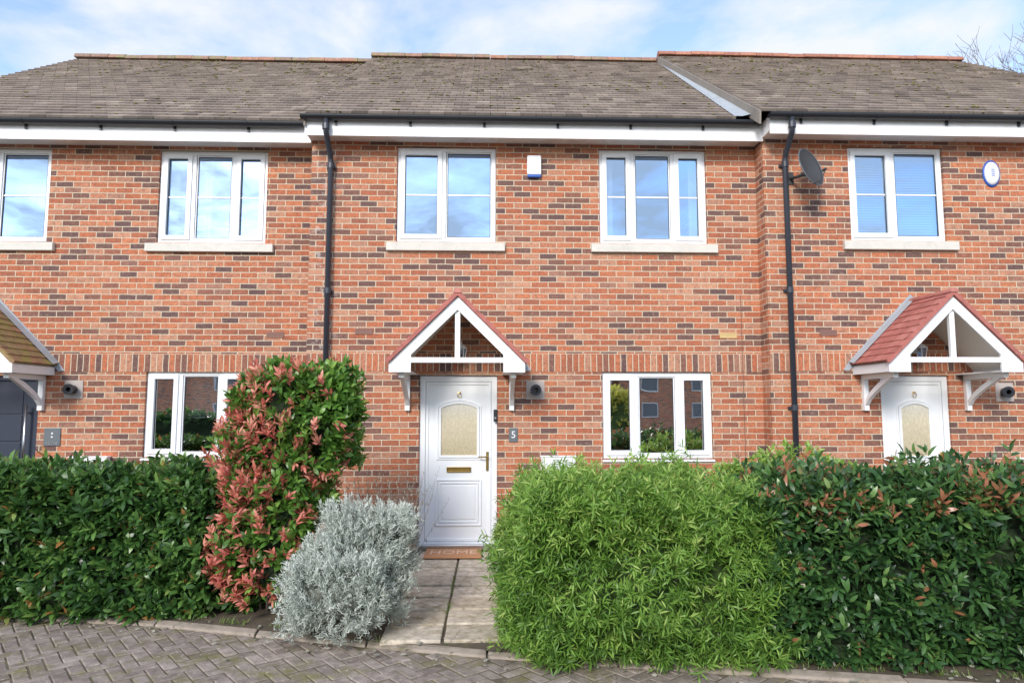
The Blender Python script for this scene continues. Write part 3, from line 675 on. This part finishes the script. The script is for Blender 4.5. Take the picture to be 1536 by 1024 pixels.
def shell(c,r,p,n,amp=.06,fr=2.2,seed=0,depth=.12,zmin=0.,back=.25):
    c=np.array(c);r=np.array(r); A=np.array([r[1]*r[2],r[0]*r[2],r[0]*r[1]]); n2=int(n*2.2); ax=rng.choice(3,size=n2,p=A/A.sum())
    q=rng.uniform(-1,1,size=(n2,3)); q[np.arange(n2),ax]=rng.choice([-1,1],size=n2)
    q=q/((np.abs(q)**p).sum(1)**(1/p))[:,None]
    Nn=nrm(np.sign(q)*np.abs(q)**(p-1)/r); 
    keep=(Nn[:,2]>-.7)&((c+q*r)[:,2]>zmin-.08)&((Nn[:,1]<.3)|(Nn[:,2]>.4)|(rng.random(n2)<back)); q=q[keep][:n]; Nn=Nn[keep][:n]
    P=c+q*r; P=P+Nn*(lump(P,amp,fr,seed)-rng.random(len(P))**1.5*depth)[:,None]
    k=P[:,2]>zmin; return P[k],Nn[k]
def shoots(P,Nn,k,spread,stem,upb=.5,jit=.45):
    n=len(P); D=nrm(Nn*.8+np.array([0,0,upb])+rng.normal(size=(n,3))*jit)
    a=nrm(np.cross(D,rng.normal(size=(n,3)))); b=np.cross(D,a)
    i=np.repeat(np.arange(n),k); j=np.tile(np.arange(k),n)
    an=j*2.4+rng.uniform(0,.6,n*k); fr=j/k
    ph=spread*(1.05-.75*fr)+rng.normal(0,.12,n*k)
    LD=D[i]*np.cos(ph)[:,None]+(a[i]*np.cos(an)[:,None]+b[i]*np.sin(an)[:,None])*np.sin(ph)[:,None]
    LP=P[i]+D[i]*((fr-1)*stem)[:,None]
    return LP,LD,i,fr
def core(parent,c,r,p,mat,inset=.2,amp=.05,fr=2.2,seed=0,name='shade_core'):  # inner mesh whose dark colour paints the shade between the leaves
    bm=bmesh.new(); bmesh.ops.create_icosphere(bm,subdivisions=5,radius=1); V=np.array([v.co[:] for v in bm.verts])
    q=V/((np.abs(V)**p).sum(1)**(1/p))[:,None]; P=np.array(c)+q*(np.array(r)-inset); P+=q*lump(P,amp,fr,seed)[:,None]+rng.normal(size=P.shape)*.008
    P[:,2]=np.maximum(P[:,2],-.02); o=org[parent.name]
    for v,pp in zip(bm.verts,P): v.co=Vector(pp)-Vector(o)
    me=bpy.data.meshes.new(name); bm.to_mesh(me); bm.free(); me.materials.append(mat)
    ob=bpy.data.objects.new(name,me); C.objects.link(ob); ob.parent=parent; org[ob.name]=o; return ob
def stems(parent,c,r,n,mat,rad=.009):
    s=MB()
    for i in range(n):
        a=random.uniform(0,6.28); q=random.uniform(.3,.95); b=Vector((c[0]+math.cos(a)*r[0]*q*.6,c[1]+math.sin(a)*r[1]*q*.6,-.03))
        t=Vector((c[0]+math.cos(a)*r[0]*q*.85,c[1]+math.sin(a)*r[1]*q*.85,c[2]+r[2]*random.uniform(-.2,.7)))
        m=(b+t)/2+Vector((random.uniform(-.05,.05),random.uniform(-.05,.05),.05))
        s.tube([b,m,t],[rad,rad*.7,rad*.4],5)
    s.build('stems',mat,parent,smooth=True)
def hedge(name,label,cat,c,r,p,nsh,k,ll,lw,mat,corem,seed,amp=.07,spread=1.15,stem=.09,depth=.16,upb=.5,inset=.20,curl=.2,stemn=30,cen=.5,csd=.25,fr=2.2,jit=.45,topred=0,zmin=0.,toplight=0,patch=0,sprays=0):
    t=thing(name,(c[0],c[1],0),label,cat)
    P,Nn=shell(c,r,p,nsh,amp,fr,seed,depth,zmin)
    if sprays:
        P2,N2=shell(c,r,p,sprays,amp,fr,seed,.02,zmin); P2=P2+N2*(rng.random(len(P2))*.09)[:,None]+np.array([0,0,1])*(rng.random(len(P2))*.05)[:,None]
        P=np.concatenate([P,P2]); Nn=np.concatenate([Nn,N2])
    LP,LD,i,f_=shoots(P,Nn,k,spread,stem,upb,jit)
    st=rng.normal(0,csd*.6,len(P)); 
    if topred: st+=np.where((P[:,2]>1.0)&(rng.random(len(P))<topred),.42,0)
    if toplight: st+=toplight*np.clip((P[:,2]-.5)/.7,0,1)
    if patch: st+=lump(P,patch,3.5,seed+50)
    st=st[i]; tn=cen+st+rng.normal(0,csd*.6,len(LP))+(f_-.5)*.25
    sz=rng.uniform(.7,1.15,len(LP))
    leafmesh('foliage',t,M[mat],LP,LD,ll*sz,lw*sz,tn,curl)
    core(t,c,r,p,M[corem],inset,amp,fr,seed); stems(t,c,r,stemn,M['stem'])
    return t
lh=hedge('hedge','clipped dark green laurel hedge in front of the house with the navy door','hedge',(-5.05,-2.14,.42),(3.08,.56,.78),6,5900,8,.100,.039,'laurel','core',3,stemn=50,cen=.50,csd=.27,zmin=.0,amp=.11,patch=.18,sprays=250)
rh=hedge('hedge','dark glossy hedge with some reddish leaf tips on the right of the feathery bush','hedge',(0,0,.42),(2.5,.66,.82),6,5700,8,.088,.032,'laurel2','core',9,stemn=50,cen=.46,csd=.25,amp=.12,topred=.34,zmin=.0,patch=.14,sprays=250)
rh.location=(4.22,-3.56,0); rh.rotation_euler=(0,0,R(-9))
az_=hedge('shrub','bright green feathery shrub with narrow leaves right of the path','bush',(1.12,-3.14,.38),(1.03,.77,.82),4.2,6600,10,.072,.0125,'aztec','corelight',5,amp=.17,spread=1.25,stem=.065,depth=.21,inset=.28,curl=.28,stemn=60,cen=.42,csd=.30,fr=2.4,jit=.6,zmin=.0,toplight=.2,patch=.3,sprays=650)
sv=thing('shrub',(-1.08,-2.98,0),'silvery grey fine leaved shrub spilling over the kerb left of the path','bush')
for (c,r,n_) in (((-1.12,-3.02,.34),(.48,.44,.40),1700),((-.95,-2.75,.62),(.40,.38,.36),1200)):
    P,Nn=shell(c,r,2.5,n_,.15,4.5,4,.13)
    LP,LD,i,f_=shoots(P,Nn,15,.95,.12,.7,.5); st=rng.normal(0,.14,len(P))[i]
    leafmesh('foliage',sv,M['silver'],LP,LD,.038*rng.uniform(.7,1.2,len(LP)),.0078*np.ones(len(LP)),.45+st+rng.normal(0,.15,len(LP))+(f_-.5)*.6,.1)
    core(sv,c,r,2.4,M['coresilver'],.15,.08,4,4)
ph=thing('shrub',(-1.8,-2.2,0),'tall photinia shrub with salmon red new leaves over green ones','bush')
PP=[((-1.74,-2.14,1.60),(.63,.50,.54),2.6,900,0),((-1.90,-2.27,1.12),(.50,.44,.50),2.6,520,1),((-1.82,-2.42,.62),(.47,.38,.62),2.8,720,2)]
for c,r,p_,n_,sd in PP:
    P,Nn=shell(c,r,p_,n_,.13,3,sd+11,.18)
    pr=np.clip(.38-.65*(P[:,0]+1.82)+.10*(P[:,2]<1.2)-.15*np.clip(P[:,2]-1.85,0,1)+rng.normal(0,.10,len(P))+.8*lump(P,.45,2.5,77),0.02,.8)
    red=rng.random(len(P))<pr
    for flag,mt_,ll,lw in ((True,'pred',.080,.026),(False,'pgreen',.098,.041)):
        q=red==flag
        LP,LD,i,f_=shoots(P[q]+(Nn[q]*.04 if flag else 0),Nn[q],8,.85 if flag else 1.15,.08,.7)
        leafmesh('red_foliage' if flag else 'green_foliage',ph,M[mt_],LP,LD,ll*rng.uniform(.7,1.15,len(LP)),lw*rng.uniform(.8,1.1,len(LP)),.5+rng.normal(0,.2,len(P[q]))[i]+(f_-.5)*.4,.15)
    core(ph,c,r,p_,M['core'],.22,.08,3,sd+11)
stems(ph,(-1.85,-2.3,.8),(.35,.3,.8),12,M['stem'],.014)
lv=thing('shrub',(-1.05,-2.15,0),'wispy grey brown dried stems rising behind the silvery shrub','plant')
s=MB(); LPs=[];LDs=[]
for k in range(85):
    a=random.uniform(0,6.28); q=random.uniform(0,1); b=Vector((-1.0+.2*math.cos(a)*q,-2.1+.2*math.sin(a)*q,0)); t=b+Vector((math.cos(a)*.40*q+random.gauss(0,.08),math.sin(a)*.25*q,random.uniform(.85,1.18)))
    s.tube([b,(b+t)/2+Vector((random.gauss(0,.02),0,.03)),t],[.0025,.002,.001],4,cap=False)
    for j in range(26):
        u_=random.uniform(.35,1); LPs.append(b+(t-b)*u_); LDs.append(Vector((random.gauss(0,.5),random.gauss(0,.5),.8)))
s.build('stems',M['stem'],lv)
LPs=np.array([v[:] for v in LPs]);LDs=np.array([v[:] for v in LDs]); leafmesh('foliage',lv,M['lav'],LPs,LDs,.035*rng.uniform(.6,1.2,len(LPs)),.006*np.ones(len(LPs)),rng.random(len(LPs)))
yb=hedge('shrub','low yellow green leafy shrub peeping over the hedges near the right downpipe','bush',(2.95,-1.9,.66),(.85,.35,.64),2.5,700,7,.080,.028,'aztec','corelight',21,amp=.12,stemn=20,cen=.7)
wp=[];wd_=[]
for k in range(3600):
    m=random.random()
    if m<.55: x=random.uniform(-4.5,5); y=kY(x)+.06+abs(random.gauss(0,.06))
    elif m<.75: x=(xc+.47)+random.gauss(0,.03); y=random.uniform(-3.3,-1.3)
    elif m<.82: x=xc+random.gauss(0,.006); y=random.uniform(-3.3,-.8)
    else: x=(xc-.47)+random.gauss(0,.03); y=random.uniform(-3.3,-.3)
    if noise.noise(Vector((x*3,y*3,0)))<0: continue
    wp.append((x,y,-.02)); wd_.append((random.gauss(0,.5),random.gauss(0,.5),1))
wp=np.array(wp);wd_=np.array(wd_)
gro=leafmesh('grass',None,M['grass'],wp,wd_,.05*rng.uniform(.5,1.4,len(wp)),.005*np.ones(len(wp)),rng.random(len(wp)),.3,z0=-1)
tag(gro,'thin weeds and grass blades along the path edge and kerb','grass',kind='stuff')
lp=[];ld=[]
for k in range(420):
    x=random.uniform(-5,4.5); y=kY(x)+random.choice((-1,1))*abs(random.gauss(.05,.16)); lp.append((x,y,-.035 if y<kY(x) else -.008)); ld.append((random.gauss(0,1),random.gauss(0,1),.12))
lp=np.array(lp);ld=np.array(ld)
fl_=leafmesh('fallen_leaves',None,M['lav'],lp,ld,.045*rng.uniform(.5,1.2,len(lp)),.02*np.ones(len(lp)),rng.random(len(lp))*.7,.1,z0=-1)
tag(fl_,'dry fallen leaves scattered along the kerb','leaves',kind='stuff')

def bare_tree(x,y,H,label):
    random.seed(21)
    t=thing('bare_tree',(x,y,0),label,'tree'); tr=MB(); cr=MB()
    def grow(p,d,l,r,dep,mb):
        q=p+d*l; mid_=(p+q)/2+Vector((random.gauss(0,.05),random.gauss(0,.05),0))*l
        mb.tube([p,mid_,q],[r,r*.85,r*.68],6 if dep<2 else 3,cap=False)
        if dep>=8: return
        for k in range(3 if dep<2 else random.choice((2,3))):
            nd=(d+Vector((random.gauss(0,.42),random.gauss(0,.42),random.gauss(.08,.2)))).normalized()
            grow(q,nd,l*random.uniform(.68,.84),max(r*.54,.0062),dep+1,cr)
    grow(Vector((x,y,-.1)),Vector((0,0,1)),H*.24,H*.009,0,tr)
    tr.build('trunk',M['stem'],t,smooth=True); cr.build('crown',M['stem'],t)
px_,_=U(1510,70,12); bare_tree(px_+.7,12,13.9,'bare winter tree showing its twigs above the right hand roof')

# ---------------- across the street (seen in the window reflections)
def opposite(label,xa,xb,Y,wm,ww):
    oh=thing('opposite_house',((xa+xb)/2,Y,0),label,'house')
    MB().box(xa,xb,Y-8,Y,-.1,4.6).build('wall',M[wm],oh)
    MB().prismx([(Y-8.5,4.6),(Y+.5,4.6),(Y-4,7.6)],xa-.3,xb+.3).build('roof',M['tile'],oh)
    x=xa+1.5
    while x<xb-2:
        for z in (.9,3.0):
            wi=MB().frame(x,x+1.4,z,z+1.2,.10,Y+.01,Y+.1).build('window',M['pvc'],oh)
            MB().box(x+.08,x+1.32,Y+.02,Y+.05,z+.08,z+1.12).build('pane',M['slate'],wi)
        x+=ww
opposite('pale rendered house across the street, seen in the ground floor window reflection',-8,9.5,-44,'render',2.6)
opposite('tall brick house across the street, seen at the right in the window reflection',10.5,26,-46,'brick',3.0)
opposite('brick house across the street, seen in the left ground floor window reflection',-46,-12,-44,'brick',4.6)
gb_=hedge('shrub','golden yellow bush across the street, seen in the middle ground floor window','bush',(4.0,-15,1.1),(1.1,.9,1.4),2.4,900,6,.14,.06,'gold','corelight',31,amp=.2,stemn=6)
gb2=hedge('hedge','low green hedge across the street, seen in the left ground floor window','hedge',(-12,-18,.5),(7,.6,1.0),5,1800,6,.20,.09,'laurel','core',33,amp=.2,stemn=6)

# ---------------- light
w=bpy.data.worlds.new('World'); sc.world=w; w.use_nodes=True; nt=w.node_tree; bg=nt.nodes['Background']
az=R(202); sun_el=R(29)
sk=N(nt,'ShaderNodeTexSky'); sk.sky_type='NISHITA'; sk.sun_disc=False; sk.sun_elevation=sun_el; sk.sun_rotation=az; sk.ozone_density=1.5; sk.air_density=1.; sk.dust_density=.5
tc=N(nt,'ShaderNodeTexCoord'); sp=N(nt,'ShaderNodeSeparateXYZ'); L(nt,tc.outputs['Generated'],sp.inputs[0])
mxz=N(nt,'ShaderNodeMath',operation='MAXIMUM'); L(nt,sp.outputs[2],mxz.inputs[0]); mxz.inputs[1].default_value=.06
ad=N(nt,'ShaderNodeMath',operation='ADD'); L(nt,mxz.outputs[0],ad.inputs[0]); ad.inputs[1].default_value=.12
dx=N(nt,'ShaderNodeMath',operation='DIVIDE'); dy=N(nt,'ShaderNodeMath',operation='DIVIDE')
L(nt,sp.outputs[0],dx.inputs[0]); L(nt,sp.outputs[1],dy.inputs[0]); L(nt,ad.outputs[0],dx.inputs[1]); L(nt,ad.outputs[0],dy.inputs[1])
cb=N(nt,'ShaderNodeCombineXYZ'); L(nt,dx.outputs[0],cb.inputs[0]); L(nt,dy.outputs[0],cb.inputs[1])
nn=N(nt,'ShaderNodeTexNoise'); nn.inputs['Scale'].default_value=2.1; nn.inputs['Detail'].default_value=9; nn.inputs['Roughness'].default_value=.56; nn.inputs['Distortion'].default_value=.25
L(nt,cb.outputs[0],nn.inputs['Vector'])
cf=ramp(nt,nn.outputs['Fac'],[(.41,.10),(.60,.94)])
mul=mixc(nt,1.,sk.outputs[0],(1.4,1.4,1.45),'MULTIPLY')
col=mixc(nt,cf,mul,(4.0,4.12,4.4)); L(nt,col,bg.inputs[0]); bg.inputs[1].default_value=.236
sd=bpy.data.lights.new('sun','SUN'); so=bpy.data.objects.new('sun',sd); C.objects.link(so); sd.energy=3.0; sd.angle=R(16); sd.color=(1,.96,.90)
sv_=Vector((math.sin(az)*math.cos(sun_el),math.cos(az)*math.cos(sun_el),math.sin(sun_el))); so.rotation_euler=(-sv_).to_track_quat('-Z','Y').to_euler()
sc.view_settings.view_transform='Standard'; sc.view_settings.look='None'; sc.view_settings.exposure=0
